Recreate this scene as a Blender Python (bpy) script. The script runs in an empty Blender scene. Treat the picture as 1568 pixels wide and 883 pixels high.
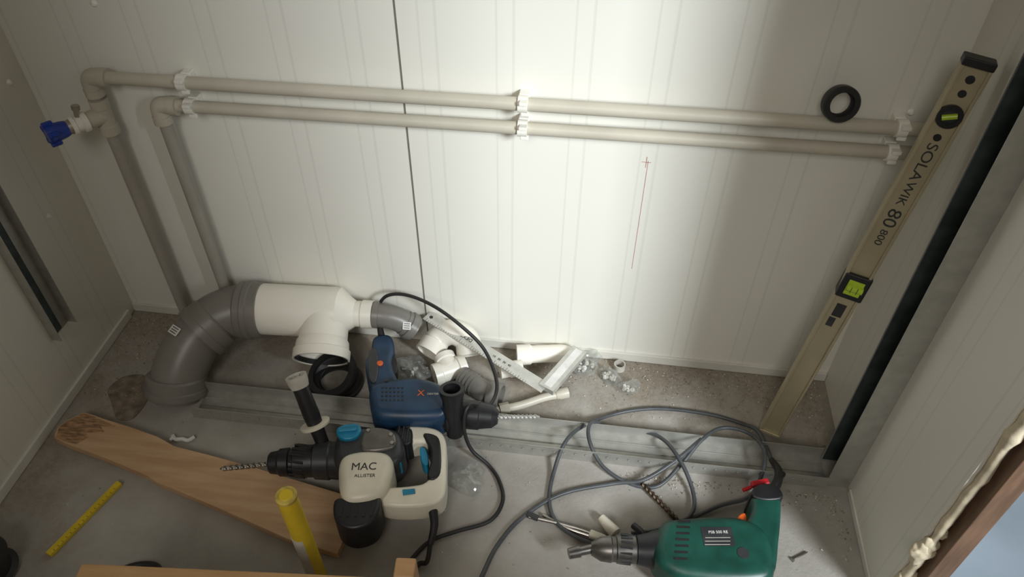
import bpy, bmesh, math, random
from mathutils import Vector, Matrix, noise
random.seed(7)
V=Vector
COL=bpy.context.scene.collection
try:
    bpy.context.scene.view_settings.view_transform='Standard'
except Exception: pass

# ------------------------------------------------------------------ materials
def mat(name,col,rough=.5,metal=0,var=.08,scale=30,bump=.0,bscale=80,trans=0,alpha=1,col2=None,stretch=None,coat=0):
    m=bpy.data.materials.new(name); m.use_nodes=True; nt=m.node_tree; N=nt.nodes; L=nt.links
    b=N["Principled BSDF"]; b.inputs["Roughness"].default_value=rough; b.inputs["Metallic"].default_value=metal
    b.inputs["Transmission Weight"].default_value=trans; b.inputs["Alpha"].default_value=alpha
    b.inputs["Coat Weight"].default_value=coat
    tc=N.new("ShaderNodeTexCoord"); mp=N.new("ShaderNodeMapping"); L.new(tc.outputs["Object"],mp.inputs[0])
    if stretch: mp.inputs["Scale"].default_value=stretch
    nz=N.new("ShaderNodeTexNoise"); nz.inputs["Scale"].default_value=scale; nz.inputs["Detail"].default_value=5
    L.new(mp.outputs[0],nz.inputs["Vector"])
    cr=N.new("ShaderNodeValToRGB"); L.new(nz.outputs["Fac"],cr.inputs[0])
    c2=col2 if col2 else tuple(max(0,c*(1-var*2)) for c in col)
    c1=col if col2 else tuple(min(1,c*(1+var)) for c in col)
    cr.color_ramp.elements[0].position=.35; cr.color_ramp.elements[1].position=.65
    cr.color_ramp.elements[0].color=(*c2,1); cr.color_ramp.elements[1].color=(*c1,1)
    L.new(cr.outputs[0],b.inputs["Base Color"])
    if bump>0:
        n2=N.new("ShaderNodeTexNoise"); n2.inputs["Scale"].default_value=bscale; n2.inputs["Detail"].default_value=6
        L.new(mp.outputs[0],n2.inputs["Vector"])
        bp=N.new("ShaderNodeBump"); bp.inputs["Strength"].default_value=bump; bp.inputs["Distance"].default_value=.003
        L.new(n2.outputs["Fac"],bp.inputs["Height"]); L.new(bp.outputs[0],b.inputs["Normal"])
    return m

def math_node(nt,op,a,b=None,c=None):
    n=nt.nodes.new("ShaderNodeMath"); n.operation=op
    for i,v in enumerate((a,b,c)):
        if v is None: continue
        if isinstance(v,(int,float)): n.inputs[i].default_value=v
        else: nt.links.new(v,n.inputs[i])
    return n.outputs[0]

def panel_mat(name,col,axis,period=.1,off=0):
    m=bpy.data.materials.new(name); m.use_nodes=True; nt=m.node_tree; N=nt.nodes; L=nt.links
    b=N["Principled BSDF"]; b.inputs["Roughness"].default_value=.38
    tc=N.new("ShaderNodeTexCoord"); sp=N.new("ShaderNodeSeparateXYZ"); L.new(tc.outputs["Object"],sp.inputs[0])
    a=sp.outputs[axis]
    fr=math_node(nt,'FRACT',math_node(nt,'DIVIDE',math_node(nt,'ADD',a,10+off),period))
    d=math_node(nt,'ABSOLUTE',math_node(nt,'SUBTRACT',fr,.5))
    g1=math_node(nt,'LESS_THAN',d,.018)
    d2=math_node(nt,'ABSOLUTE',math_node(nt,'SUBTRACT',fr,.28)); g2=math_node(nt,'LESS_THAN',d2,.014)
    g=math_node(nt,'MAXIMUM',g1,g2)
    nz=N.new("ShaderNodeTexNoise"); nz.inputs["Scale"].default_value=5; nz.inputs["Detail"].default_value=4; L.new(tc.outputs["Object"],nz.inputs["Vector"])
    cr=N.new("ShaderNodeValToRGB"); L.new(nz.outputs["Fac"],cr.inputs[0])
    cr.color_ramp.elements[0].color=(*[c*.93 for c in col],1); cr.color_ramp.elements[1].color=(*col,1)
    mx=N.new("ShaderNodeMix"); mx.data_type='RGBA'; mx.inputs["B"].default_value=(*[c*.86 for c in col],1)
    L.new(math_node(nt,'MULTIPLY',g,.7),mx.inputs["Factor"]); L.new(cr.outputs[0],mx.inputs["A"]); L.new(mx.outputs["Result"],b.inputs["Base Color"])
    bp=N.new("ShaderNodeBump"); bp.inputs["Strength"].default_value=.35; bp.inputs["Distance"].default_value=.0015; bp.invert=True
    L.new(g,bp.inputs["Height"]); L.new(bp.outputs[0],b.inputs["Normal"])
    return m

def floor_mat():
    m=bpy.data.materials.new("concrete_floor"); m.use_nodes=True; nt=m.node_tree; N=nt.nodes; L=nt.links
    b=N["Principled BSDF"]; b.inputs["Roughness"].default_value=.75
    tc=N.new("ShaderNodeTexCoord"); sp=N.new("ShaderNodeSeparateXYZ"); L.new(tc.outputs["Object"],sp.inputs[0])
    def nz(s,d=6,r=.6):
        n=N.new("ShaderNodeTexNoise"); n.inputs["Scale"].default_value=s; n.inputs["Detail"].default_value=d; n.inputs["Roughness"].default_value=r
        L.new(tc.outputs["Object"],n.inputs["Vector"]); return n.outputs["Fac"]
    cr=N.new("ShaderNodeValToRGB"); L.new(nz(5,8,.65),cr.inputs[0])
    cr.color_ramp.elements[0].position=.3; cr.color_ramp.elements[1].position=.7
    cr.color_ramp.elements[0].color=(.28,.255,.22,1); cr.color_ramp.elements[1].color=(.44,.415,.375,1)
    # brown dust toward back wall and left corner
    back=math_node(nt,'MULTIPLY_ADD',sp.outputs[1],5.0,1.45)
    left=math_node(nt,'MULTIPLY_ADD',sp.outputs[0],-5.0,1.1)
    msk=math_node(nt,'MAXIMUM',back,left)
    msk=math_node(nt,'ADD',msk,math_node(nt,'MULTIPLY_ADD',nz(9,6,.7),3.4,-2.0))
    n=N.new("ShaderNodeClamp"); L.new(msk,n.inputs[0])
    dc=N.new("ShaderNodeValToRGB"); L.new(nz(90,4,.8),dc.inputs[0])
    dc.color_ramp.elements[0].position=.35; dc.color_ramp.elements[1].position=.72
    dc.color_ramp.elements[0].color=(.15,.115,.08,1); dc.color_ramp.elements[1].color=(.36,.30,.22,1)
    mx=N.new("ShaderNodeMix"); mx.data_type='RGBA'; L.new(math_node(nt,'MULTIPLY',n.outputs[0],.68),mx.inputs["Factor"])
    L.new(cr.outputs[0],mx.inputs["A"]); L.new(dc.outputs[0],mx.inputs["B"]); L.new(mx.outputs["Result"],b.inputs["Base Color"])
    bp=N.new("ShaderNodeBump"); bp.inputs["Strength"].default_value=.5; bp.inputs["Distance"].default_value=.002
    L.new(nz(140,4,.7),bp.inputs["Height"]); L.new(bp.outputs[0],b.inputs["Normal"])
    return m

M=dict(
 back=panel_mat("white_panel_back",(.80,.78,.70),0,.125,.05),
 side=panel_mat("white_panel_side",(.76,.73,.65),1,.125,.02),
 trim=mat("white_trim",(.68,.66,.59),.45,0,.05,8),
 seam=mat("seam_shadow_gap",(.17,.155,.13),.8),
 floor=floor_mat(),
 mortar=mat("mortar_patch",(.22,.18,.135),.9,0,.2,50,bump=.5,bscale=120),
 outfloor=mat("outside_ground",(.30,.36,.43),.7,0,.06,6),
 pprpipe=mat("beige_ppr",(.52,.48,.39),.42,0,.04,12),
 pprgrey=mat("grey_ppr",(.38,.35,.30),.45,0,.04,12),
 clip=mat("clip_white",(.85,.82,.74),.4,0,.03),
 blue=mat("blue_plastic",(.010,.04,.30),.35,0,.1),
 brass=mat("brass_nickel",(.55,.5,.42),.3,.9,.1),
 greypvc=mat("grey_pvc",(.20,.187,.165),.36,0,.06,6,bump=.05,bscale=20),
 whitepvc=mat("white_pvc",(.84,.80,.70),.32,0,.03,6),
 inner=mat("pipe_inner",(.55,.52,.46),.5),
 rubber=mat("black_rubber",(.018,.017,.017),.5,0,.15,20),
 black=mat("black_plastic",(.014,.014,.016),.42,0,.15,40,bump=.1),
 dark=mat("charcoal_plastic",(.035,.037,.04),.38,0,.15,30),
 gearbox=mat("gearbox_grey",(.16,.15,.135),.35,.4,.1,30),
 cream=mat("tool_cream",(.76,.71,.58),.36,0,.04,20),
 cyan=mat("cyan_plastic",(.012,.23,.40),.35),
 navy=mat("navy_plastic",(.014,.042,.088),.4,0,.15,30,bump=.06),
 orange=mat("orange_plastic",(.75,.13,.02),.4),
 green=mat("green_plastic",(.008,.068,.048),.4,0,.15,30,bump=.06),
 red=mat("red_plastic",(.60,.02,.03),.4),
 steel=mat("steel",(.42,.40,.37),.32,1,.12,60),
 chuck=mat("chuck_steel_dark",(.20,.19,.175),.34,.9,.12,60),
 galv=mat("galvanised_steel",(.46,.455,.42),.40,.6,.05,50,bump=.06,bscale=120),
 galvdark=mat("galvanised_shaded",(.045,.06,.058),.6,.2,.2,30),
 alu=mat("aluminium",(.62,.61,.57),.38,.6,.05,60),
 level=mat("level_anodised",(.46,.40,.26),.38,.35,.04,15),
 vial=mat("vial_green",(.45,.62,.04),.2),
 label=mat("label_white",(.75,.74,.70),.5),
 ink=mat("ink_dark",(.03,.03,.03),.6),
 redink=mat("red_pencil",(.60,.33,.29),.8),
 wood=mat("raw_plank_wood",(.60,.40,.235),.6,0,.1,7,bump=.2,bscale=30,col2=(.48,.29,.155),stretch=(1.0,7,7)),
 wooddk=mat("wood_knot",(.40,.23,.12),.7,0,.25,60,stretch=(1,4,4)),
 stool=mat("stool_wood",(.60,.37,.18),.5,0,.1,8,col2=(.50,.29,.13),stretch=(1,8,8)),
 yellow=mat("yellow_paint",(.72,.52,.025),.42,0,.06,20),
 yellowlt=mat("yellow_cap",(.54,.41,.08),.5,0,.25,60),
 greycord=mat("grey_cord",(.070,.074,.078),.42,0,.1,40),
 bitbrown=mat("masonry_bit_steel",(.14,.10,.07),.45,.7,.2,60),
 foam=mat("pu_foam",(.60,.51,.36),.85,0,.12,30,bump=.6,bscale=50),
 brown=mat("brown_frame",(.17,.095,.055),.55,0,.15,12,stretch=(8,8,1)),
 sandA=mat("grit_pale",(.62,.57,.48),.9), sandB=mat("grit_brown",(.24,.18,.12),.9),
)
def bag_mat():
    m=bpy.data.materials.new("clear_plastic"); m.use_nodes=True; nt=m.node_tree; N=nt.nodes; L=nt.links
    out=N["Material Output"]; N.remove(N["Principled BSDF"])
    g=N.new("ShaderNodeBsdfGlossy"); g.inputs["Roughness"].default_value=.12
    d=N.new("ShaderNodeBsdfDiffuse"); d.inputs["Color"].default_value=(.75,.76,.74,1)
    t=N.new("ShaderNodeBsdfTransparent"); t.inputs[0].default_value=(.93,.94,.93,1)
    lw=N.new("ShaderNodeLayerWeight"); lw.inputs[0].default_value=.35
    a=N.new("ShaderNodeMixShader"); a.inputs[0].default_value=.5; L.new(g.outputs[0],a.inputs[1]); L.new(d.outputs[0],a.inputs[2])
    b=N.new("ShaderNodeMixShader"); L.new(math_node(nt,'MULTIPLY_ADD',lw.outputs["Facing"],.40,.10),b.inputs[0])
    L.new(t.outputs[0],b.inputs[1]); L.new(a.outputs[0],b.inputs[2]); L.new(b.outputs[0],out.inputs[0])
    return m
M['bag']=bag_mat()

# ------------------------------------------------------------------ helpers
ROOTS={}
def root(name):
    e=bpy.data.objects.new(name,None); e.empty_display_size=.05; COL.objects.link(e); ROOTS[e]=[]; return e
def mk(name,vs,fs,m,parent=None,smooth=True,ang=35,bevel=0,seg=3,mx=None):
    me=bpy.data.meshes.new(name); me.from_pydata([tuple(v) for v in vs],[],fs)
    if mx is not None: me.transform(mx)
    bm=bmesh.new(); bm.from_mesh(me); bmesh.ops.recalc_face_normals(bm,faces=bm.faces); bm.to_mesh(me); bm.free()
    if m is not None: me.materials.append(m)
    if smooth:
        for p in me.polygons: p.use_smooth=True
        me.set_sharp_from_angle(angle=math.radians(ang))
    ob=bpy.data.objects.new(name,me); COL.objects.link(ob)
    if bevel>0:
        b=ob.modifiers.new("bev","BEVEL"); b.width=bevel; b.segments=seg; b.limit_method='ANGLE'; b.angle_limit=math.radians(40)
        b.harden_normals=True
    if parent is not None:
        ob.parent=parent
        if parent in ROOTS: ROOTS[parent].append(ob)
    return ob
def box(name,c,s,m,parent=None,bevel=.0,mx=None,rz=0):
    x,y,z=[k/2 for k in s]
    vs=[V((a*x,b*y,d*z)) for a in(-1,1) for b in(-1,1) for d in(-1,1)]
    R=Matrix.Rotation(rz,4,'Z'); vs=[R@v+V(c) for v in vs]
    fs=[(0,1,3,2),(4,6,7,5),(0,4,5,1),(2,3,7,6),(0,2,6,4),(1,5,7,3)]
    return mk(name,vs,fs,m,parent,smooth=bevel>0,bevel=bevel,mx=mx)
def cr(pts,n=8,closed=False):
    P=[V(p) for p in pts]; out=[]; k=len(P)
    rng=range(k) if closed else range(k-1)
    for i in rng:
        if closed: a,b,c,d=P[(i-1)%k],P[i],P[(i+1)%k],P[(i+2)%k]
        else: b,c=P[i],P[i+1]; a=P[i-1] if i>0 else b*2-c; d=P[i+2] if i+2<k else c*2-b
        for j in range(n):
            t=j/n; out.append(.5*((2*b)+(c-a)*t+(2*a-5*b+4*c-d)*t*t+(3*b-a-3*c+d)*t**3))
    if not closed: out.append(P[-1])
    return out
def frames(P):
    T=[]
    for i in range(len(P)):
        a=P[max(0,i-1)]; b=P[min(len(P)-1,i+1)]
        t=(b-a); T.append(t.normalized() if t.length>1e-9 else (T[-1] if T else V((0,0,1))))
    up=V((0,0,1)) if abs(T[0].z)<.9 else V((1,0,0))
    u=T[0].cross(up).normalized(); out=[]
    for t in T:
        u=(u-t*u.dot(t)).normalized(); out.append((t,u,t.cross(u)))
    return out
def tube(name,pts,r,m,parent=None,n=20,sm=0,wall=0,ang=35,closed=False,caps=True):
    """swept tube; r scalar or per-point list; wall>0 makes it hollow with open ends"""
    P=[V(p) for p in pts]; rr=r if isinstance(r,(list,tuple)) else [r]*len(P)
    if sm:
        if isinstance(r,(list,tuple)):
            Q=cr([ (p.x,p.y,p.z) for p in P],sm); R=[]
            for i in range(len(P)-1):
                for j in range(sm): R.append(rr[i]+(rr[i+1]-rr[i])*j/sm)
            R.append(rr[-1]); P,rr=Q,R
        else: P=cr(P,sm); rr=[r]*len(P)
    Fm=frames(P); vs=[]; fs=[]
    rings=[(P[i],Fm[i],rr[i]) for i in range(len(P))]
    if wall>0: rings+= [(P[i],Fm[i],rr[i]-wall) for i in range(len(P)-1,-1,-1)]
    for c,(t,u,w),q in rings:
        for k in range(n):
            a=2*math.pi*k/n; vs.append(c+(u*math.cos(a)+w*math.sin(a))*q)
    K=len(rings); last=K if wall>0 else K-1
    for i in range(last):
        j=(i+1)%K
        for k in range(n):
            fs.append((i*n+k,i*n+(k+1)%n,j*n+(k+1)%n,j*n+k))
    if wall<=0 and caps:
        fs.append(tuple(range(n))); fs.append(tuple((K-1)*n+k for k in range(n)))
    return mk(name,vs,fs,m,parent,ang=ang)
def rod(name,a,b,prof,m,parent=None,n=24,wall=0,ang=30):
    """lathe: prof list of (t 0..1, radius) from a to b"""
    a,b=V(a),V(b); d=(b-a)
    pts=[];rr=[];last=-1
    for t,q in prof:
        if t<=last: t=last+1e-4
        last=t; pts.append(a+d*t); rr.append(q)
    P=pts; t=d.normalized(); up=V((0,0,1)) if abs(t.z)<.9 else V((1,0,0)); u=t.cross(up).normalized(); w=t.cross(u)
    vs=[];fs=[]; rings=list(zip(P,rr))
    if wall>0: rings+=[(p,q-wall) for p,q in reversed(rings)]
    for c,q in rings:
        for k in range(n):
            an=2*math.pi*k/n; vs.append(c+(u*math.cos(an)+w*math.sin(an))*max(q,1e-5))
    K=len(rings)
    for i in range(K if wall>0 else K-1):
        j=(i+1)%K
        for k in range(n): fs.append((i*n+k,i*n+(k+1)%n,j*n+(k+1)%n,j*n+k))
    if wall<=0: fs.append(tuple(range(n))); fs.append(tuple((K-1)*n+k for k in range(n)))
    return mk(name,vs,fs,m,parent,ang=ang)
def slab(name,outline,z0,z1,m,parent=None,bevel=.004,sm=4,seg=4):
    P=[V((p[0],p[1],0)) for p in outline]
    if sm: P=cr([(p.x,p.y,0) for p in P],sm,closed=True)
    n=len(P); vs=[V((p.x,p.y,z0)) for p in P]+[V((p.x,p.y,z1)) for p in P]
    fs=[tuple(range(n))[::-1],tuple(range(n,2*n))]+[(i,(i+1)%n,n+(i+1)%n,n+i) for i in range(n)]
    return mk(name,vs,fs,m,parent,bevel=bevel,seg=seg,ang=40)
def bit(name,a,b,r,m,parent=None,pitch=.018,flute=.45):
    a,b=V(a),V(b); d=b-a; L=d.length; t=d.normalized(); up=V((0,0,1)); u=t.cross(up).normalized(); w=t.cross(u)
    n=16; K=int(L/.0015); vs=[];fs=[]
    for i in range(K+1):
        s=i/K; rot=2*math.pi*s*L/pitch; tip=min(1,(1-s)*L/.006+.02)
        for k in range(n):
            an=2*math.pi*k/n; q=r*(1-flute*abs(math.sin(an))**2)*tip; A=an+rot
            vs.append(a+d*s+(u*math.cos(A)+w*math.sin(A))*q)
    for i in range(K):
        for k in range(n): fs.append((i*n+k,i*n+(k+1)%n,(i+1)*n+(k+1)%n,(i+1)*n+k))
    fs.append(tuple(range(n))); fs.append(tuple(K*n+k for k in range(n)))
    return mk(name,vs,fs,m,parent,ang=50)
def text(body,mx,size,m,parent,name="lettering"):
    cu=bpy.data.curves.new(name,"FONT"); cu.body=body; cu.size=size; cu.align_x='CENTER'; cu.align_y='CENTER'; cu.extrude=.0002
    o=bpy.data.objects.new(name,cu); COL.objects.link(o); bpy.context.view_layer.update()
    me=bpy.data.meshes.new_from_object(o.evaluated_get(bpy.context.evaluated_depsgraph_get())); bpy.data.objects.remove(o)
    me.transform(mx); me.materials.clear(); me.materials.append(m)
    o=bpy.data.objects.new(name,me); COL.objects.link(o); o.parent=parent; ROOTS[parent].append(o); return o
def fr(o,X,Y,Z):
    X,Y,Z=V(X).normalized(),V(Y).normalized(),V(Z).normalized()
    m=Matrix((X,Y,Z)).transposed().to_4x4(); m.translation=V(o); return m
def blob(name,c,s,m,parent=None,amp=.3,freq=20,sub=4,seed=0,rz=0,flat=True):
    bm=bmesh.new(); bmesh.ops.create_icosphere(bm,subdivisions=sub,radius=1)
    for v in bm.verts:
        p=v.co.copy(); q=V((p.x*s[0],p.y*s[1],p.z*s[2]))
        k=1+amp*noise.noise(q*freq+V((seed*7.1,seed,0)))+amp*.5*noise.noise(q*freq*3+V((seed*3,0,seed)))
        v.co=q*k
    bm.transform(Matrix.Translation(V(c))@Matrix.Rotation(rz,4,'Z'))
    zmin=c[2]-s[2]*.8
    for v in bm.verts: v.co.z=max(v.co.z,zmin)
    me=bpy.data.meshes.new(name); bm.to_mesh(me); bm.free(); me.materials.append(m)
    for p in me.polygons: p.use_smooth=not flat
    o=bpy.data.objects.new(name,me); COL.objects.link(o)
    if parent is not None: o.parent=parent; ROOTS[parent].append(o)
    return o

# ------------------------------------------------------------------ room shell
W=1.566
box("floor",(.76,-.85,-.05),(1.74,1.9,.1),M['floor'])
box("floor_exterior",(2.63,-.85,-.055),(2.0,2.6,.1),M['outfloor'])
WB=box("wall_back",(.95,.04,.9),(2.1,.08,1.8),M['back'])
WL=box("wall_left",(-.04,-.9,.9),(.08,1.8,1.8),M['side'])
box("wall_right",(W+.035,-.2465,.9),(.07,.493,1.8),M['side'])
box("wall_right_unseen_jamb",(W+.035,-1.425,.9),(.07,.83,1.8),M['side'])  # out of view; its near edge is set to narrow the daylight beam
box("panel_seam",(.6995,-.0005,.9),(.0026,.0012,1.79),M['seam'])  # dark surface strip painted for the groove between wall panels
box("baseboard_back",(W/2,-.003,.012),(W-.002,.006,.022),M['trim'],bevel=.001)
box("baseboard_left",(.003,-.60,.012),(.006,1.15,.022),M['trim'],bevel=.001)
box("baseboard_right",(W-.002,-.385,.008),(.004,.21,.014),M['trim'],bevel=.001)
# door opening on the right: timber post and foam bead
fo=root("expanding_foam")
pts=[];rr=[]
for i in range(150):
    z=.0+i*.012
    pts.append((W+.010+.004*noise.noise(V((z*14,0,1))),-.4975+.002*noise.noise(V((z*11,3,0))),z+.006)); rr.append(.0070+.006*max(0,noise.noise(V((z*9,5,2))))+.003*noise.noise(V((z*45,1,7))))
tube("foam_bead",pts,rr,M['foam'],fo,n=14,sm=2,ang=80)
for i,(z,s_) in enumerate([(.05,.9),(.10,1.2),(.125,1.0),(.19,1.4),(.215,1.1),(.25,.8)]):
    blob("foam_lump",(W+.006+.004*(i%3),-.4985,z),(.011*s_,.007*s_,.022*s_),M['foam'],fo,.5,50,4,i,flat=False)
box("door_frame",(W+.036,-.507,.9),(.030,.026,1.8),M['brown'],bevel=.002)

mo=root("mortar_patch")
slab("patch",[(.075,-.200),(.115,-.188),(.150,-.215),(.158,-.262),(.150,-.300),(.122,-.305),(.100,-.283),(.082,-.262),(.062,-.235)],.0,.0022,M['mortar'],mo,bevel=.0008,sm=4)

# U profile helper : open toward +o, running along given axis
def uprofile(name,root_,p0,length,axis,width_dir,open_dir,w,h,m,t=.0012,lip=.0):
    a,wd,od=V(axis).normalized(),V(width_dir).normalized(),V(open_dir).normalized(); p0=V(p0)
    prof=[(0,h),(0,0),(w,0),(w,h)]
    inn=[(w-t,h),(w-t,t),(t,t),(t,h)]
    pr=prof+inn; vs=[];fs=[]
    for s in(0,length):
        for x,y in pr: vs.append(p0+a*s+wd*x+od*y)
    n=len(pr)
    for i in range(n): fs.append((i,(i+1)%n,n+(i+1)%n,n+i))
    for o in(0,n): fs+= [(o+0,o+1,o+6,o+7),(o+1,o+2,o+5,o+6),(o+2,o+3,o+4,o+5)]
    return mk(name,vs,fs,m,root_,smooth=False)
tr=root("metal_floor_track")
uprofile("channel",tr,(.272,-.279,.0005),1.252,(1,.004,0),(0,1,0),(0,0,1),.068,.032,M['galv'])
for yy in(-.262,-.246,-.228):
    tube("rib",[(.274,yy,.0025),(1.52,yy+.004,.0025)],.0012,M['galv'],tr,n=8)
for i in range(60):
    for yy in(-.2795,):
        rod("dimple",(.29+i*.0205,yy+.0045*i/60,.020),(.29+i*.0205,yy-.001+.0045*i/60,.020),[(0,.0028),(1,.0012)],M['galv'],tr,n=8)
st=root("metal_stud")
uprofile("channel",st,(W-.0005,-.268,.001),1.6,(0,0,1),(0,1,0),(-1,0,0),.056,.042,M['galv'])
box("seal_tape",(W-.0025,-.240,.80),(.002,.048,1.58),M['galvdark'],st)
box("rear_flange_shade",(W-.022,-.2145,.80),(.038,.0015,1.58),M['galvdark'],st)  # dark sheet: shade inside the channel, painted over the rear flange
sl=root("metal_stud")
uprofile("channel",sl,(.0005,-.236,.145),1.4,(0,0,1),(0,1,0),(1,0,0),.054,.020,M['galv'])
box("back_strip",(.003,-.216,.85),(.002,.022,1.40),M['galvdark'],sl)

# ------------------------------------------------------------------ water pipes
wp=root("water_pipe"); wl=root("water_pipe"); vv=root("shutoff_valve")
y0=-.030
def zt(x): return .617+(x-.15)*.0095
def zl(x): return .572+(x-.26)*.0115
R=.0112
tube("upper_pipe",[(.165,y0,zt(.165)),(1.562,y0,zt(1.56))],R,M['pprpipe'],wp)
tube("lower_pipe",[(.275,y0,zl(.275)),(1.562,y0,zl(1.56))],R,M['pprpipe'],wl)
def elbow(n,x,z,wp):
    tube(n,[(x+.032,y0,z),(x+.014,y0,z),(x+.002,y0,z-.003),(x-.001,y0,z-.014),(x-.001,y0,z-.032)],.0155,M['pprpipe'],wp,sm=5)
    rod(n+"_collar",(x+.022,y0,z),(x+.036,y0,z),[(0,.0168),(1,.0168)],M['pprpipe'],wp)
    rod(n+"_collar_low",(x-.001,y0,z-.022),(x-.001,y0,z-.036),[(0,.0168),(1,.0168)],M['pprpipe'],wp)
elbow("upper_elbow",.150,zt(.15),wp); elbow("lower_elbow",.262,zl(.26),wl)
tube("riser_left",[(.149,y0,.60),(.149,y0,.003)],R,M['pprgrey'],wp)
tube("riser_right",[(.262,y0,.56),(.267,y0,.003)],R,M['pprgrey'],wl)
rod("tee_body",(.149,y0,.575),(.149,y0,.505),[(0,.0165),(.25,.0165),(.27,.0150),(.73,.0150),(.75,.0168),(1,.0168)],M['pprpipe'],wp)
tube("tee_branch",[(.149,y0,.542),(.128,-.056,.542)],.0155,M['pprpipe'],wp)
vd=V((-.62,-.785,0)).normalized(); vo=V((.130,-.054,.542))
rod("valve_body",vo,vo+vd*.028,[(0,.0175),(.3,.0175),(.35,.014),(.7,.014),(.75,.0165),(1,.0165)],M['clip'],vv)
rod("valve_collar",vo+vd*.026,vo+vd*.036,[(0,.014),(1,.012)],M['brass'],vv)
rod("drain_screw",vo+vd*.012+V((0,0,.012)),vo+vd*.008+V((0,0,.034)),[(0,.005),(.6,.005),(.62,.007),(1,.007)],M['brass'],vv,n=6)
rod("valve_handle",vo+vd*.034,vo+vd*.070,[(0,.013),(.2,.015),(.7,.017),(.85,.019),(1,.018)],M['blue'],vv)
for k in range(5):
    a=2*math.pi*k/5+.3; sdir=V((0,0,1))*math.sin(a)+vd.cross(V((0,0,1)))*math.cos(a)
    c=vo+vd*.062+sdir*.017
    box("handle_lobe",(0,0,0),(.011,.018,.009),M['blue'],vv,bevel=.002,mx=fr(c,sdir,vd,sdir.cross(vd)))
def clip(x,z,wp,r=R):
    rod("clip_ring",(x-.008,y0,z),(x+.008,y0,z),[(0,r+.003),(1,r+.003)],M['clip'],wp)
    box("clip_base",(x,-.009,z),(.018,.018,.022),M['clip'],wp,bevel=.002)
    box("clip_latch",(x+.002,-.043,z+.009),(.014,.012,.006),M['clip'],wp,bevel=.001)
    box("clip_tongue",(x+.004,-.036,z-.014),(.014,.006,.007),M['clip'],wp,bevel=.001)
for x in(.322,.908,1.500): clip(x,zt(x),wp); clip(x,zl(x),wl)

# rubber ring standing on the upper pipe
rg=root("rubber_pipe_ring")
c=V((1.397,-.036,zt(1.397)+R+.0275)); ax=V((.10,-1,.28)).normalized()
rod("ring",c-ax*.009,c+ax*.009,[(0,.0265),(.15,.028),(.85,.028),(1,.0262)],M['rubber'],rg,n=40,wall=.0075)
rod("inner_lip",c-ax*.008,c-ax*.003,[(0,.0215),(1,.0215)],M['rubber'],rg,n=40,wall=.0045)

# marks and screws on the wall
box("pencil_line",(1.125,-.0004,.39),(.0008,.0006,.25),M['redink'],WB)
box("pencil_cross_bar",(1.122,-.0004,.512),(.016,.0006,.0010),M['redink'],WB)
box("pencil_cross_stem",(1.122,-.0004,.512),(.0010,.0006,.022),M['redink'],WB)
for i,(x,z) in enumerate([(1.518,.642),(.19,.735),(1.54,.40)]):
    rod("screw_head",(x,-.004,z),(x,0,z),[(0,.003),(.6,.0055),(1,.006)],M['clip'],WB,n=16)
for y,z in[(.0-.04,.60),(-.10,.35)]:
    rod("screw_head",(.004,y,z),(0,y,z),[(0,.003),(.6,.0055),(1,.006)],M['clip'],WL,n=16)

# ------------------------------------------------------------------ soil pipe assembly
sp=root("soil_pipe_assembly")
rp=.054
path=[(.365,-.072,.118),(.325,-.076,.118),(.278,-.102,.112),(.243,-.148,.092),(.222,-.192,.055),(.213,-.222,.018),(.211,-.232,.001)]
tube("grey_bend",path,rp,M['greypvc'],sp,n=40,sm=6)
rod("grey_socket",(.318,-.078,.118),(.366,-.073,.118),[(0,.055),(.08,.060),(.35,.0605),(.4,.063),(.6,.063),(.65,.0595),(1,.0595)],M['greypvc'],sp,n=48)
a=V((.262,-.122,.103)); d=V((-.6,-.72,-.34)).normalized()
rod("mid_socket",a-d*.022,a+d*.022,[(0,.055),(.1,.0592),(.6,.0592),(.65,.0615),(1,.0612)],M['greypvc'],sp,n=48)
a=V((.213,-.222,.018)); d=V((-.05,-.45,-.85)).normalized()
rod("floor_socket",a-d*.030,a+d*.010,[(0,.055),(.1,.0595),(.6,.0595),(.66,.0625),(1,.0625)],M['greypvc'],sp,n=48)
rod("white_tee",(.352,-.070,.118),(.600,-.052,.116),[(0,.050),(.01,.0545),(.62,.0545),(.66,.0550),(.72,.054),(.80,.036),(.85,.0275),(.90,.0275),(.91,.030),(1,.030)],M['whitepvc'],sp,n=56)
b0=V((.500,-.066,.116)); bd=V((.10,-.80,-.42)).normalized()
rod("white_branch",b0,b0+bd*.098,[(0,.050),(.55,.050),(.62,.054),(.78,.0555),(.80,.0585),(1,.0585)],M['whitepvc'],sp,n=56,wall=.004)
rod("branch_seal",b0+bd*.086,b0+bd*.096,[(0,.0545),(1,.0545)],M['rubber'],sp,n=48,wall=.005)
tube("small_grey_bend",[(.598,-.052,.116),(.622,-.050,.114),(.648,-.046,.104),(.672,-.045,.088)],.026,M['greypvc'],sp,n=32,sm=5,wall=.003)
rod("small_collar_left",(.600,-.052,.116),(.612,-.051,.115),[(0,.0285),(1,.0285)],M['greypvc'],sp,n=32)
a=V((.662,-.045,.095)); d=V((.75,.02,-.62)).normalized()
rod("small_collar_right",a,a+d*.028,[(0,.0275),(.3,.0275),(.35,.0305),(.8,.0305),(.85,.028),(1,.028)],M['greypvc'],sp,n=32,wall=.004)
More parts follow.
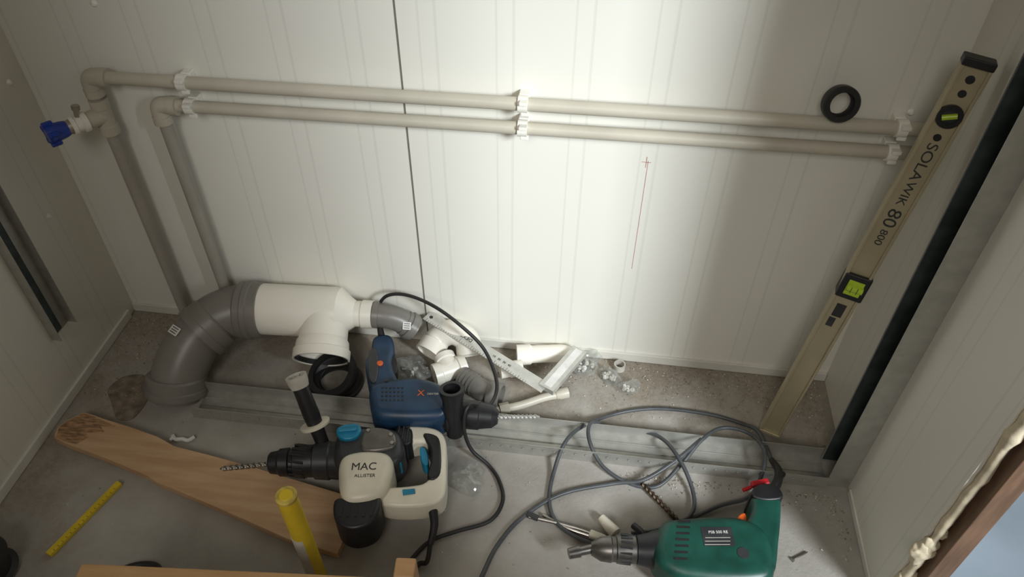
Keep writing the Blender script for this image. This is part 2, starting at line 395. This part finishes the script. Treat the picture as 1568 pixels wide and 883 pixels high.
# labels
def lab(c,n_,x_,w,h,p):
    n_=V(n_).normalized(); x_=V(x_).normalized(); y_=n_.cross(x_)
    x_=y_.cross(n_)
    mx=fr(V(c),x_,y_,n_)
    box("label",(0,0,0),(w,h,.0008),M['label'],p,mx=mx)
    for k in range(3): box("label_print",(0,h*.28-k*h*.28,.0006),(w*.7,h*.09,.0004),M['ink'],p,mx=mx)
n_=V((-.28,-.30,.9)).normalized(); lab(V((.238,-.155,.088))+n_*.0555,n_,(.6,-.3,0),.028,.018,sp)
n_=V((.2,-.75,.62)).normalized(); lab(V((.669,-.044,.089))+n_*.0305,n_,(1,0,0),.017,.016,sp)

gs=root("rubber_gasket")
rod("lower_ring",(.535,-.155,.001),(.535,-.155,.020),[(0,.052),(.1,.056),(.4,.056),(.5,.052),(1,.050)],M['rubber'],gs,n=48,wall=.014)
rod("upper_ring",(.533,-.152,.019),(.528,-.158,.040),[(0,.045),(.2,.050),(.5,.055),(.8,.055),(1,.052)],M['rubber'],gs,n=48,wall=.012)

# ------------------------------------------------------------------ plank
pk=root("wooden_plank")
ol=[(.026,-.350),(.038,-.330),(.058,-.309),(.085,-.314),(.105,-.319),(.170,-.331),(.232,-.345),(.275,-.362),(.350,-.372),(.447,-.387),(.630,-.420),(.668,-.430),(.655,-.535),(.560,-.520),(.492,-.500),(.400,-.474),(.309,-.450),(.282,-.444),(.255,-.432),(.17,-.409),(.060,-.384),(.034,-.376),(.029,-.366)]
slab("board",ol,.001,.019,M['wood'],pk,bevel=.0015,sm=0)
slab("weathered_end",[(.029,-.350),(.041,-.330),(.059,-.312),(.085,-.317),(.10,-.322),(.14,-.334),(.11,-.338),(.125,-.350),(.09,-.356),(.10,-.366),(.085,-.384),(.060,-.381),(.037,-.373)],.0186,.0192,M['wooddk'],pk,bevel=0,sm=0)

# ------------------------------------------------------------------ rotary hammer (cream / black)
rh=root("rotary_hammer_drill")
def mp(u,v,dz=0): # image pixel coordinates u,v of the tool, mapped to floor position
    return (.669+.00108*(u-560)+.0003*(v-700), -.377+.00018*(u-560)-.00128*(v-700))
zc=.055
def P3(u,v,z=zc): x,y=mp(u,v); return V((x,y,z))
c0=P3(395,692); c1=P3(530,688)
bit("masonry_bit",P3(396,692,.052),P3(308,692,.040),.0055,M['steel'],rh,.022)
rod("chuck",c0,P3(470,690),[(0,.017),(.04,.020),(.2,.022),(.25,.0255),(.45,.0265),(.48,.0235),(.55,.0235),(.58,.0285),(.9,.030),(1,.030)],M['black'],rh,n=32)
for k in range(14):
    a=2*math.pi*k/14; c=P3(448,690); o=V((0,math.cos(a),math.sin(a)))*.029
    box("chuck_rib",c+o,(.028,.004,.004),M['black'],rh,bevel=.001)
rod("handle_clamp",P3(470,690),P3(500,690),[(0,.029),(.1,.034),(.9,.036),(1,.034)],M['dark'],rh,n=32)
rod("gear_nose",P3(498,690),P3(560,690),[(0,.034),(.5,.038),(1,.042)],M['dark'],rh,n=32)
slab("gear_housing",[mp(*q) for q in[(515,662),(560,655),(605,658),(622,672),(625,700),(610,718),(560,724),(520,718),(508,700)]],.022,.098,M['dark'],rh,bevel=.016,sm=4,seg=6)
slab("gearbox_plate",[mp(*q) for q in[(560,664),(590,662),(610,672),(612,692),(590,700),(556,698)]],.090,.104,M['gearbox'],rh,bevel=.006,sm=3)
for q in[(566,668),(604,676),(606,690)]: rod("housing_screw",P3(*q,.103),P3(*q,.107),[(0,.0045),(1,.0035)],M['steel'],rh,n=12)
slab("cream_housing",[mp(*q) for q in[(530,704),(560,698),(596,702),(608,716),(606,740),(596,762),(580,773),(546,777),(528,768),(521,745),(520,718)]],.021,.106,M['cream'],rh,bevel=.018,sm=4,seg=6)
slab("motor_cap",[mp(*q) for q in[(519,768),(550,772),(586,766),(586,790),(574,806),(548,813),(526,806),(516,790)]],.021,.094,M['black'],rh,bevel=.016,sm=4,seg=6)
for k in range(5):
    u=528+k*12; x,y=mp(u,790); box("vent",(x,y,.0943),(.005,.018,.002),M['rubber'],rh,rz=.15)
slab("d_handle",[mp(*q) for q in[(618,650),(655,648),(684,656),(695,676),(694,715),(692,748),(684,768),(655,777),(610,777),(586,770),(586,750),(632,746),(660,740),(672,716),(670,690),(655,676),(618,678)]],.030,.082,M['cream'],rh,bevel=.012,sm=4,seg=5)
slab("soft_grip",[mp(*q) for q in[(656,664),(680,668),(686,690),(684,728),(672,740),(662,734),(668,712),(668,690)]],.027,.085,M['black'],rh,bevel=.008,sm=4,seg=5)
slab("top_bellows",[mp(*q) for q in[(608,652),(634,652),(640,664),(636,680),(610,682)]],.028,.086,M['black'],rh,bevel=.008,sm=3)
for k in range(3):
    x,y=mp(614+k*8,667); box("bellow_rib",(x,y,.057),(.004,.044,.062),M['dark'],rh,bevel=.002,rz=.1)
slab("trigger",[mp(*q) for q in[(650,680),(660,682),(664,698),(662,710),(653,704)]],.040,.070,M['cyan'],rh,bevel=.003)
slab("mode_switch",[mp(*q) for q in[(622,754),(642,753),(643,760),(623,762)]],.080,.0845,M['cyan'],rh,bevel=.001,sm=0)
slab("blue_button",[mp(*q) for q in[(608,694),(620,695),(620,712),(609,712)]],.050,.086,M['cyan'],rh,bevel=.003)
slab("mode_dial",[mp(*q) for q in[(512,664),(528,656),(548,656),(554,667),(544,680),(520,680)]],.092,.106,M['cyan'],rh,bevel=.004,sm=3)
x,y=mp(532,668); box("dial_lever",(x,y,.108),(.034,.007,.007),M['cyan'],rh,bevel=.002,rz=.25)
mx=fr(V((*mp(562,728),.1064)),(1,.16,0),(-.16,1,0),(0,0,1)); text("MAC",mx,.021,M['ink'],rh)
mx=fr(V((*mp(564,742),.1064)),(1,.16,0),(-.16,1,0),(0,0,1)); text("ALLISTER",mx,.009,M['ink'],rh)
h0=P3(486,672,.075); h1=V((.532,-.298,.195))
rod("side_handle_guard",h0+(h1-h0)*.26,h0+(h1-h0)*.31,[(0,.018),(.2,.027),(.8,.028),(1,.024)],M['cream'],rh,n=36)
rod("side_handle_grip",h0,h0+(h1-h0)*.86,[(0,.012),(.2,.013),(.5,.0155),(.9,.0145),(1,.0145)],M['black'],rh,n=28)
rod("side_handle_end",h0+(h1-h0)*.84,h1,[(0,.0165),(.5,.019),(1,.0195)],M['inner'],rh,n=28,wall=.003)
rod("side_handle_core",h0+(h1-h0)*.84,h0+(h1-h0)*.97,[(0,.009),(1,.009)],M['inner'],rh,n=12)
for k in range(6):
    a=math.pi*k/3; ax=(h1-h0).normalized(); u=ax.cross(V((1,0,0))).normalized(); w=ax.cross(u)
    dd=u*math.cos(a)+w*math.sin(a); box("rib",(0,0,0),(.010,.0015,.014),M['inner'],rh,mx=fr(h0+(h1-h0)*.93+dd*.013,dd,ax.cross(dd),ax))
tube("cord_sleeve",[P3(668,768,.055),P3(670,790,.045),P3(662,812,.030)],[.0085,.0072,.0055],M['rubber'],rh,n=16,sm=4)
tube("cord",[P3(662,812,.030),P3(655,830,.014),(.795,-.53,.006),(.775,-.575,.006),(.74,-.64,.006)],.0042,M['rubber'],rh,n=12,sm=8)

# ------------------------------------------------------------------ blue impact drill
bd_=root("blue_impact_drill")
def bp(u,v): return (.740+.00126*(u-640)+.0004*(v-640), -.276-.0016*(v-640)+.00017*(u-640))  # u,v are image pixels of the blue drill, mapped linearly to the floor
def B3(u,v,z=.075): x,y=bp(u,v); return V((x,y,z))
slab("handle",[bp(*q) for q in[(574,520),(590,514),(604,518),(608,540),(604,560),(612,585),(622,600),(600,615),(574,612),(566,590),(562,560),(570,540)]],.050,.096,M['navy'],bd_,bevel=.014,sm=4,seg=6)
slab("motor_body",[bp(*q) for q in[(573,606),(600,596),(640,592),(672,598),(690,612),(692,640),(672,652),(610,653),(580,647),(572,630)]],.040,.112,M['navy'],bd_,bevel=.018,sm=4,seg=6)
slab("grip_pad",[bp(*q) for q in[(568,548),(580,542),(584,570),(580,596),(569,590)]],.048,.099,M['dark'],bd_,bevel=.008,sm=3)
slab("trigger",[bp(*q) for q in[(600,545),(611,552),(612,572),(604,576)]],.060,.086,M['black'],bd_,bevel=.004)
rod("speed_dial",B3(586,566,.093),B3(586,566,.100),[(0,.0065),(.8,.0065),(1,.005)],M['orange'],bd_,n=20)
rod("screw",B3(598,600,.105),B3(598,600,.1125),[(0,.004),(1,.003)],M['dark'],bd_,n=12)
for r_ in range(4):
    for k in range(6):
        x,y=bp(592+k*6,612+r_*6); box("vent_slot",(x,y,.1122),(.004,.0035,.001),M['rubber'],bd_)
mx=fr(V((*bp(650,620),.1126)),(1,.13,0),(-.13,1,0),(0,0,1)); text("X",mx,.020,M['orange'],bd_)
mx=fr(V((*bp(668,621),.1126)),(1,.13,0),(-.13,1,0),(0,0,1)); text("DEXTER",mx,.006,M['label'],bd_)
rod("gear_collar",B3(682,630),B3(710,632),[(0,.034),(.4,.032),(.5,.028),(1,.028)],M['black'],bd_,n=32)
rod("chuck",B3(708,632),B3(764,637),[(0,.026),(.1,.028),(.5,.028),(.52,.026),(.85,.022),(1,.013)],M['black'],bd_,n=32)
bit("steel_bit",B3(762,637),B3(828,634,.070),.0050,M['alu'],bd_,.016)
box("depth_switch",(*bp(668,646),.098),(.018,.006,.018),M['orange'],bd_,bevel=.001,rz=.12)
# auxiliary handle: ring + upright hollow grip
g0=B3(697,650,.050); g1=B3(697,634,.155)
rod("side_handle",g0,g1,[(0,.016),(.3,.017),(.8,.020),(.9,.0235),(1,.0235)],M['black'],bd_,n=32,wall=.007)
rod("side_handle_clamp",B3(688,632),B3(706,632),[(0,.037),(1,.037)],M['black'],bd_,n=32)
rod("cord_sleeve",B3(588,520,.075),B3(584,500,.098),[(0,.009),(.5,.007),(1,.0055)],M['rubber'],bd_,n=16)
tube("cord",[tuple(B3(584,500,.098)),(.606,-.038,.118),(.625,-.028,.150),(.668,-.030,.162),(.728,-.050,.160),(.790,-.078,.140),(.846,-.105,.100),(.880,-.165,.070),(.872,-.222,.070),(.842,-.262,.118),(.835,-.287,.085),(.850,-.302,.035),(.885,-.315,.008),(.910,-.345,.006),(.923,-.387,.005),(.905,-.430,.005),(.850,-.458,.005),(.808,-.482,.005),(.785,-.515,.0055),(.76,-.57,.0055),(.735,-.625,.0055)],.0037,M['rubber'],bd_,n=12,sm=10)

# ------------------------------------------------------------------ green impact drill
gd=root("green_impact_drill")
def gp(u,v): return (1.182+.0011*(u-990)-.00014*(v-840), -.471+.00016*(u-990)-.00128*(v-840))  # green drill outline in image pixels, converted to floor position
def G3(u,v,z=.048): x,y=gp(u,v); return V((x,y,z))
slab("motor_body",[gp(*q) for q in[(1008,812),(1040,806),(1090,803),(1128,806),(1158,818),(1176,840),(1182,875),(1172,896),(1120,900),(1050,892),(1010,872),(998,845)]],.010,.086,M['green'],gd,bevel=.020,sm=4,seg=6)
slab("pistol_handle",[gp(*q) for q in[(1134,822),(1146,796),(1146,770),(1153,757),(1180,757),(1191,768),(1192,800),(1188,840),(1180,885),(1150,880),(1138,850)]],.018,.078,M['green'],gd,bevel=.018,sm=4,seg=6)
slab("handle_cap",[gp(*q) for q in[(1145,774),(1148,760),(1166,754),(1186,759),(1194,777),(1168,781)]],.015,.081,M['black'],gd,bevel=.010,sm=4)
slab("trigger",[gp(*q) for q in[(1126,800),(1138,794),(1140,815),(1128,822)]],.034,.066,M['orange'],gd,bevel=.004)
rod("gear_neck",G3(1015,842),G3(975,840),[(0,.036),(.3,.033),(.6,.028),(1,.024)],M['black'],gd,n=32)
rod("chuck",G3(976,840),G3(905,838),[(0,.021),(.05,.0235),(.45,.0235),(.47,.021),(.55,.021),(.58,.0225),(.8,.020),(1,.011)],M['chuck'],gd,n=32)
for k in range(16):
    a=2*math.pi*k/16; c=G3(958,839); box("chuck_tooth",c+V((0,math.cos(a),math.sin(a)))*.0235,(.020,.003,.003),M['dark'],gd)
rod("spindle_end",G3(906,838),G3(872,845),[(0,.008),(.5,.0075),(.52,.010),(1,.009)],M['chuck'],gd,n=12)
tube("side_handle_rod",[G3(1000,856,.03),G3(985,820,.045),G3(965,800,.04)],.006,M['black'],gd,n=12,sm=4)
for k in range(7):
    x,y=gp(1040,815+k*9); box("vent_slot",(x,y,.0862),(.022,.0035,.0012),M['rubber'],gd,rz=.1)
box("type_plate",(*gp(1093,838),.0862),(.052,.034,.0008),M['dark'],gd,bevel=0,rz=.14)
mx=fr(V((*gp(1093,832),.0868)),(1,.15,0),(-.15,1,0),(0,0,1)); text("PSB 500 RE",mx,.007,M['label'],gd)
for k in range(3): box("plate_print",(*gp(1093,840+k*5),.0868),(.042,.0009,.0004),M['inner'],gd,rz=.14)
rod("side_logo",G3(1132,862,.078),G3(1132,862,.087),[(0,.011),(1,.010)],M['dark'],gd,n=24)
tube("cord_sleeve",[G3(1176,760,.048),G3(1192,738,.046),G3(1197,712,.038),G3(1188,686,.026)],[.010,.0085,.0075,.0055],M['rubber'],gd,n=16,sm=5)
s=G3(1188,686,.026)
loop=[tuple(s),(1.408,-.172,.014),(1.380,-.148,.006),(1.305,-.132,.006),(1.199,-.134,.006),(1.107,-.166,.006),
 (1.035,-.246,.034),(1.010,-.322,.006),(1.012,-.392,.006),(1.045,-.432,.006),(1.107,-.450,.006),(1.175,-.434,.007),(1.245,-.392,.007),(1.318,-.345,.007),
 (1.372,-.322,.010),(1.395,-.290,.020),(1.405,-.240,.044),(1.380,-.196,.040),(1.330,-.190,.040),(1.288,-.225,.040),(1.248,-.276,.020),(1.205,-.318,.006),(1.150,-.316,.006),(1.100,-.290,.016),(1.072,-.250,.040),(1.076,-.211,.040),
 (1.115,-.198,.012),(1.199,-.210,.022),(1.240,-.262,.036),(1.272,-.322,.012),(1.265,-.375,.014),(1.210,-.410,.014),(1.16,-.425,.015)]
tube("cord",loop,.0038,M['greycord'],gd,n=12,sm=10)
tube("cord_tail",[(1.288,-.221,.038),(1.24,-.27,.030),(1.18,-.312,.014),(1.126,-.322,.006),(1.030,-.357,.005),(.963,-.415,.005),(.925,-.478,.005),(.905,-.545,.005),(.88,-.62,.005)],.0040,M['greycord'],gd,n=12,sm=10)
box("red_tag",(1.385,-.318,.056),(.034,.012,.010),M['red'],gd,bevel=.003,rz=.35)
box("red_tag_tail",(1.362,-.330,.052),(.018,.006,.006),M['red'],gd,bevel=.001,rz=.5)
tube("key_strap",[(1.40,-.335,.052),(1.415,-.31,.054),(1.432,-.285,.046)],.006,M['rubber'],gd,n=10,sm=4)

# ------------------------------------------------------------------ spirit level
lv=root("spirit_level")
Bp=V((1.432,-.158,.006)); Tp=V((1.531,-.108,.786)); az=(Tp-Bp).normalized()
wx=V((.965,-.26,0)); wx=(wx-az*wx.dot(az)).normalized(); ny=az.cross(wx)  # ny points to the back
LM=fr(Bp,wx,ny,az)@Matrix.Diagonal((.80,1,1,1)); LL=(Tp-Bp).length
def lb(n,c,s,m,b=0): return box(n,c,s,m,lv,bevel=b,mx=LM)
lb("body",(0,0,LL/2),(.044,.014,LL-.012),M['level'])
lb("rail_left",(-.0225,0,LL/2),(.006,.023,LL-.012),M['level'],.0012)
lb("rail_right",(.0225,0,LL/2),(.006,.023,LL-.012),M['level'],.0012)
lb("end_cap_top",(0,0,LL-.005),(.053,.025,.012),M['black'],.002)
lb("end_cap_foot",(0,0,.003),(.052,.024,.008),M['level'],.002)
def lrod(n,cx,cz,d0,d1,prof,m,wall=0):
    rod(n,LM@V((cx,d0,cz)),LM@V((cx,d1,cz)),prof,m,lv,n=32,wall=wall)
s1=LL*.895; lrod("round_vial_bezel",0,s1,-.004,-.0125,[(0,.0175),(.8,.0175),(1,.016)],M['black'],.005)
lrod("round_vial_face",0,s1,-.004,-.0085,[(0,.015),(1,.015)],M['dark'])
tube("plumb_vial",[LM@V((-.011,-.010,s1-.004)),LM@V((.011,-.010,s1+.004))],.0042,M['vial'],lv,n=16)
for dz in(-.034,.034): lrod("hole_rim",0,s1+dz,-.0065,-.0078,[(0,.0055),(1,.0055)],M['black'])
lrod("hang_hole",0,LL-.028,-.0065,-.0078,[(0,.006),(1,.006)],M['black'])
s2=LL*.495
lb("centre_vial_block",(.002,0,s2),(.055,.027,.050),M['black'],.003)
lb("centre_vial_window",(.003,-.0135,s2),(.032,.002,.030),M['vial'],.001)
tube("centre_vial",[LM@V((-.012,-.0145,s2)),LM@V((.020,-.0145,s2))],.0062,M['vial'],lv,n=16)
for o in(-.003,.009): lb("vial_line",(o,-.0208,s2),(.0010,.0006,.012),M['ink'])
def ltext(b,cz,size):
    mx=LM@fr(V((0,-.0073,cz)),(0,0,-1),(1,0,0),(0,-1,0)); text(b,mx,size,M['ink'],lv)
ltext("SOLA",LL*.80,.026); ltext("WIK",LL*.730,.022); ltext("80",LL*.672,.034); ltext("800",LL*.625,.020)
lb("printed_badge",(0,-.0072,LL*.425),(.020,.0006,.028),M['ink'])
lb("printed_code",(-.004,-.0072,LL*.39),(.014,.0006,.020),M['dark'])

# ------------------------------------------------------------------ carpenter's square
sq=root("carpenter_square")
def bar(n,a,b,w,t,m):
    a,b=V(a),V(b); x=(b-a).normalized(); y=V((0,0,1)).cross(x).normalized(); z=x.cross(y)
    mx=fr((a+b)/2,x,y,z); box(n,(0,0,0),((b-a).length,w,t),m,sq,bevel=.0004,mx=mx); return mx,(b-a).length
mx,L_=bar("blade",(.704,-.010,.088),(.976,-.146,.050),.030,.0015,M['alu'])
for k in range(44):
    o=-L_/2+.008+k*.006; h=.008 if k%5==0 else .0045
    box("graduation",(o,-.015+h/2,.0010),(.0006,h,.0003),M['ink'],sq,mx=mx)
text("DEXTER",mx@Matrix.Translation((-.055,.003,.0012))@Matrix.Rotation(math.pi,4,'Z'),.012,M['ink'],sq)
text("10   20   30   40",mx@Matrix.Translation((.045,.000,.0012)),.007,M['ink'],sq)
rod("hang_hole",mx@V((-L_/2+.012,0,.0)),mx@V((-L_/2+.012,0,.0014)),[(0,.004),(1,.004)],M['ink'],sq,n=16)
mx,L_=bar("stock",(.978,-.150,.050),(1.040,-.030,.046),.034,.012,M['alu'])
box("stock_groove",(0,0,.0062),(L_*.92,.016,.0006),M['label'],sq,mx=mx)

# ------------------------------------------------------------------ loose fittings
f=root("white_elbow_fitting")
tube("bend",[(.722,-.062,.030),(.735,-.034,.048),(.765,-.029,.062),(.795,-.038,.052),(.806,-.064,.032)],.028,M['whitepvc'],f,n=32,sm=5,wall=.003)
rod("collar",(.717,-.072,.033),(.728,-.048,.042),[(0,.0315),(1,.0315)],M['whitepvc'],f,n=32,wall=.004)
f=root("white_tee_fitting")
rod("run",(.740,-.125,.027),(.800,-.088,.027),[(0,.0245),(.22,.0245),(.25,.0215),(.75,.0215),(.78,.0245),(1,.0245)],M['whitepvc'],f,n=32,wall=.003)
rod("branch",(.770,-.106,.030),(.752,-.078,.036),[(0,.020),(.6,.020),(.65,.023),(1,.023)],M['whitepvc'],f,n=32,wall=.003)
f=root("white_pipe_offcut")
rod("sleeve",(.905,-.042,.024),(.985,-.026,.024),[(0,.0225),(.35,.0225),(.4,.0195),(1,.0195)],M['whitepvc'],f,n=32,wall=.002)
tube("bend",[(.980,-.027,.024),(1.005,-.024,.024),(1.020,-.034,.024)],.0195,M['whitepvc'],f,n=32,sm=5,wall=.002)
f=root("white_socket_fitting")
rod("body",(.875,-.088,.018),(.920,-.070,.018),[(0,.016),(.4,.016),(.45,.018),(1,.018)],M['whitepvc'],f,n=28,wall=.003)
f=root("grey_pipe_bend")
tube("bend",[(.800,-.120,.027),(.820,-.132,.027),(.848,-.150,.027),(.880,-.158,.027)],.0225,M['greypvc'],f,n=32,sm=5,wall=.003)
rod("collar",(.862,-.155,.027),(.888,-.161,.027),[(0,.026),(.3,.0275),(.6,.0275),(1,.0265)],M['greypvc'],f,n=32,wall=.004)
for k in range(4): 
    a=V((.806+k*.008,-.124-k*.005,.027)); rod("ridge",a,a+V((.003,-.002,0)),[(0,.0235),(1,.0235)],M['greypvc'],f,n=32)
f=root("thin_drain_tube")
tube("tube",[(.880,-.188,.012),(.93,-.166,.012),(.975,-.140,.012),(1.005,-.128,.012)],.0085,M['pprpipe'],f,n=20,sm=4,wall=.0015)
rod("flare",(.998,-.131,.013),(1.022,-.120,.013),[(0,.009),(.4,.012),(1,.0125)],M['pprpipe'],f,n=24,wall=.0015)
rod("nut",(.888,-.1845,.013),(.906,-.177,.013),[(0,.0125),(1,.0125)],M['pprpipe'],f,n=8)
f=root("coupling_ring")
rod("ring",(1.128,-.030,.001),(1.128,-.030,.016),[(0,.0125),(1,.0125)],M['inner'],f,n=24,wall=.003)

def bag(c,s,seed,rz=0,items=6,nm="clear_parts_bag"):
    b=root(nm); blob("film",c,s,M['bag'],b,.75,28,4,seed,rz)
    for i in range(items):
        p=V((c[0]+random.uniform(-.5,.5)*s[0],c[1]+random.uniform(-.5,.5)*s[1],.006)); d=V((random.uniform(-1,1),random.uniform(-1,1),.3)).normalized()
        rod("fitting",p,p+d*.010,[(0,.005),(.5,.005),(.55,.0035),(1,.0035)],random.choice([M['label'],M['steel'],M['inner'],M['inner']]),b,n=12)
bag((1.055,-.034,.018),(.030,.024,.020),1,.4,9)
bag((1.105,-.060,.014),(.028,.018,.016),2,-.5,6)
bag((1.150,-.085,.012),(.022,.018,.013),3,.2,5)
bag((.690,-.110,.022),(.040,.036,.025),4,.3,5)
bag((.850,-.350,.012),(.028,.030,.014),5,.6,0,"crumpled_plastic_bag")

# ------------------------------------------------------------------ small things
f=root("loose_masonry_bit"); bit("flutes",(1.245,-.385,.007),(1.175,-.312,.007),.0055,M['bitbrown'],f,.02)
rod("shank",(1.245,-.385,.007),(1.262,-.403,.007),[(0,.005),(1,.005)],M['bitbrown'],f,n=16)
f=root("multi_tool_pliers")
tube("arm_a",[(.975,-.412,.006),(1.03,-.418,.006),(1.085,-.428,.006),(1.128,-.446,.006)],.0038,M['chuck'],f,n=10,sm=4)
tube("arm_b",[(1.000,-.405,.006),(1.045,-.425,.006),(1.090,-.436,.006)],.003,M['steel'],f,n=10,sm=4)
box("jaw",(.982,-.411,.007),(.022,.010,.007),M['dark'],f,bevel=.001,rz=-.3)
box("pad",(1.100,-.437,.010),(.030,.014,.012),M['cream'],f,bevel=.003,rz=-.3)
f=root("white_plastic_plug"); rod("plug",(1.105,-.400,.012),(1.132,-.428,.012),[(0,.008),(.7,.011),(1,.012)],M['cream'],f,n=12)
f=root("broken_plastic_clip")
tube("strip",[(.252,-.330,.004),(.262,-.338,.005),(.275,-.335,.004),(.288,-.337,.005),(.297,-.328,.006)],.004,M['label'],f,n=8,sm=3)
tube("hook",[(.255,-.330,.004),(.252,-.342,.004)],.0035,M['label'],f,n=8)
f=root("yellow_folding_rule")
a,b=V((.153,-.598,.005)),V((.203,-.446,.005)); x=(b-a).normalized(); mx=fr((a+b)/2,x,V((-x.y,x.x,0)),(0,0,1))
box("lath",(0,0,0),((b-a).length,.012,.008),M['yellow'],f,bevel=.001,mx=mx)
for k in range(16): box("tick",(-(b-a).length/2+.01+k*.009,-.004,.0042),(.0007,.004,.0003),M['ink'],f,mx=mx)
f=root("yellow_sealant_tube")
tc_=V((.626,-.572,0))
rod("body",tc_+V((.004,0,.001)),tc_+V((0,0,.255)),[(0,.0155),(.97,.0155),(1,.0150)],M['yellow'],f,n=36)
rod("cap",tc_+V((0,0,.254)),tc_+V((0,0,.2605)),[(0,.0163),(.8,.0163),(1,.015)],M['yellowlt'],f,n=36)
rod("cap_recess",tc_+V((0,0,.2600)),tc_+V((0,0,.2612)),[(0,.011),(1,.009)],M['yellow'],f,n=24)
rod("paper_label",tc_+V((.003,0,.03)),tc_+V((.001,0,.150)),[(0,.0158),(1,.0158)],M['inner'],f,n=36)
f=root("black_hose"); tube("hose",[(.262,-.66,.006),(.288,-.612,.006),(.325,-.592,.006),(.357,-.597,.006),(.372,-.640,.006)],.005,M['rubber'],f,n=12,sm=6)
f=root("black_cable_reel"); rod("drum",(.072,-.640,.001),(.072,-.640,.055),[(0,.040),(.1,.045),(.2,.036),(.8,.036),(.9,.045),(1,.043)],M['rubber'],f,n=40)
rod("hub",(.072,-.640,.055),(.072,-.640,.060),[(0,.018),(1,.015)],M['dark'],f,n=24)
f=root("loose_screw"); rod("screw",(1.440,-.432,.003),(1.470,-.412,.003),[(0,.004),(.1,.0035),(.15,.0018),(.9,.0018),(1,.0003)],M['steel'],f,n=10)
f=root("wooden_step_stool")
slab("seat",[(.345,-.686),(.815,-.645),(.835,-.86),(.365,-.90)],.175,.200,M['stool'],f,bevel=.003,sm=0)
box("corner_post",(.818,-.638,.110),(.030,.030,.218),M['stool'],f,bevel=.003,rz=.09)
for x,y in[(.37,-.71),(.39,-.87),(.80,-.84)]: box("leg",(x,y,.088),(.03,.03,.174),M['stool'],f,bevel=.002,rz=.09)
box("rung",(.59,-.70,.09),(.42,.018,.03),M['stool'],f,bevel=.002,rz=.09)

# ------------------------------------------------------------------ grit and shavings : one mesh
vs=[];fs=[];mi=[]
def grain(x,y,z,s,k):
    b=len(vs); 
    for _ in range(4):
        vs.append((x+random.uniform(-s,s),y+random.uniform(-s,s),z+random.uniform(0,s)))
    vs[b]=(x,y,z+s); fs.extend([(b,b+1,b+2),(b,b+2,b+3),(b,b+3,b+1),(b+1,b+3,b+2)]); mi.extend([k]*4)
for i in range(3000):
    r=random.random()
    if r<.40: x=random.uniform(.9,1.55); y=-.008-abs(random.gauss(0,.07))
    elif r<.60: x=random.uniform(.01,.2); y=random.uniform(-.26,-.01)
    elif r<.75: x=random.uniform(1.15,1.54); y=-.29-abs(random.gauss(0,.018))
    elif r<.85: x=1.55-abs(random.gauss(0,.02)); y=random.uniform(-.42,-.02)
    else: x=random.uniform(.1,1.5); y=random.uniform(-.55,-.02)
    if -.283<y<-.207 and x>.27: continue
    grain(x,y,.0,random.choice([.0012,.0016,.0022,.003]),0 if random.random()<.55 else 1)
me=bpy.data.meshes.new("sawdust_debris"); me.from_pydata(vs,[],fs); me.materials.append(M['sandA']); me.materials.append(M['sandB'])
for p,k in zip(me.polygons,mi): p.material_index=k
COL.objects.link(bpy.data.objects.new("sawdust_debris",me))

# ------------------------------------------------------------------ re-centre roots on their contents
bpy.context.view_layer.update()
for r_,ch in ROOTS.items():
    lo=V((1e9,)*3); hi=V((-1e9,)*3)
    for o in ch:
        for v in o.data.vertices:
            for k in range(3): lo[k]=min(lo[k],v.co[k]); hi[k]=max(hi[k],v.co[k])
    c=V(((lo.x+hi.x)/2,(lo.y+hi.y)/2,lo.z)); r_.location=c
    for o in ch: o.matrix_parent_inverse=Matrix.Translation(-c)

# ------------------------------------------------------------------ light
w=bpy.data.worlds.new("world"); bpy.context.scene.world=w; w.use_nodes=True
bg=w.node_tree.nodes["Background"]; bg.inputs[0].default_value=(1.0,.88,.72,1); bg.inputs[1].default_value=.115
def area(n,loc,tgt,size,power,col,spread=180,sy=None):
    l=bpy.data.lights.new(n,'AREA'); l.energy=power; l.color=col; l.size=size; l.spread=math.radians(spread)
    if sy: l.shape='RECTANGLE'; l.size_y=sy
    o=bpy.data.objects.new(n,l); o.location=loc; o.rotation_euler=(V(tgt)-V(loc)).to_track_quat('-Z','Y').to_euler(); COL.objects.link(o)
# daylight enters through the door opening in the right-hand wall
area("doorway_daylight",(2.75,-2.05,1.75),(.85,-.05,.35),.55,15,(.88,.95,1.0),60,.7)
area("room_fill",(.7,-2.3,2.0),(.95,0,.1),.9,1.9,(1,.96,.90),50)

# ------------------------------------------------------------------ camera
f_,pi_,ya,ro=1155.83,.75504,.12706,.00748
fw=V((-math.sin(ya)*math.cos(pi_),math.cos(ya)*math.cos(pi_),-math.sin(pi_))); r=V((math.cos(ya),math.sin(ya),0)); u=r.cross(fw)
r2=r*math.cos(ro)+u*math.sin(ro); u2=-r*math.sin(ro)+u*math.cos(ro)
cd=bpy.data.cameras.new("camera"); cd.sensor_width=36; cd.lens=f_/1568*36; cd.clip_start=.01
co=bpy.data.objects.new("camera",cd); mm=Matrix((r2,u2,-fw)).transposed().to_4x4(); mm.translation=V((1.0321,-1.1274,1.25)); co.matrix_world=mm
COL.objects.link(co); bpy.context.scene.camera=co
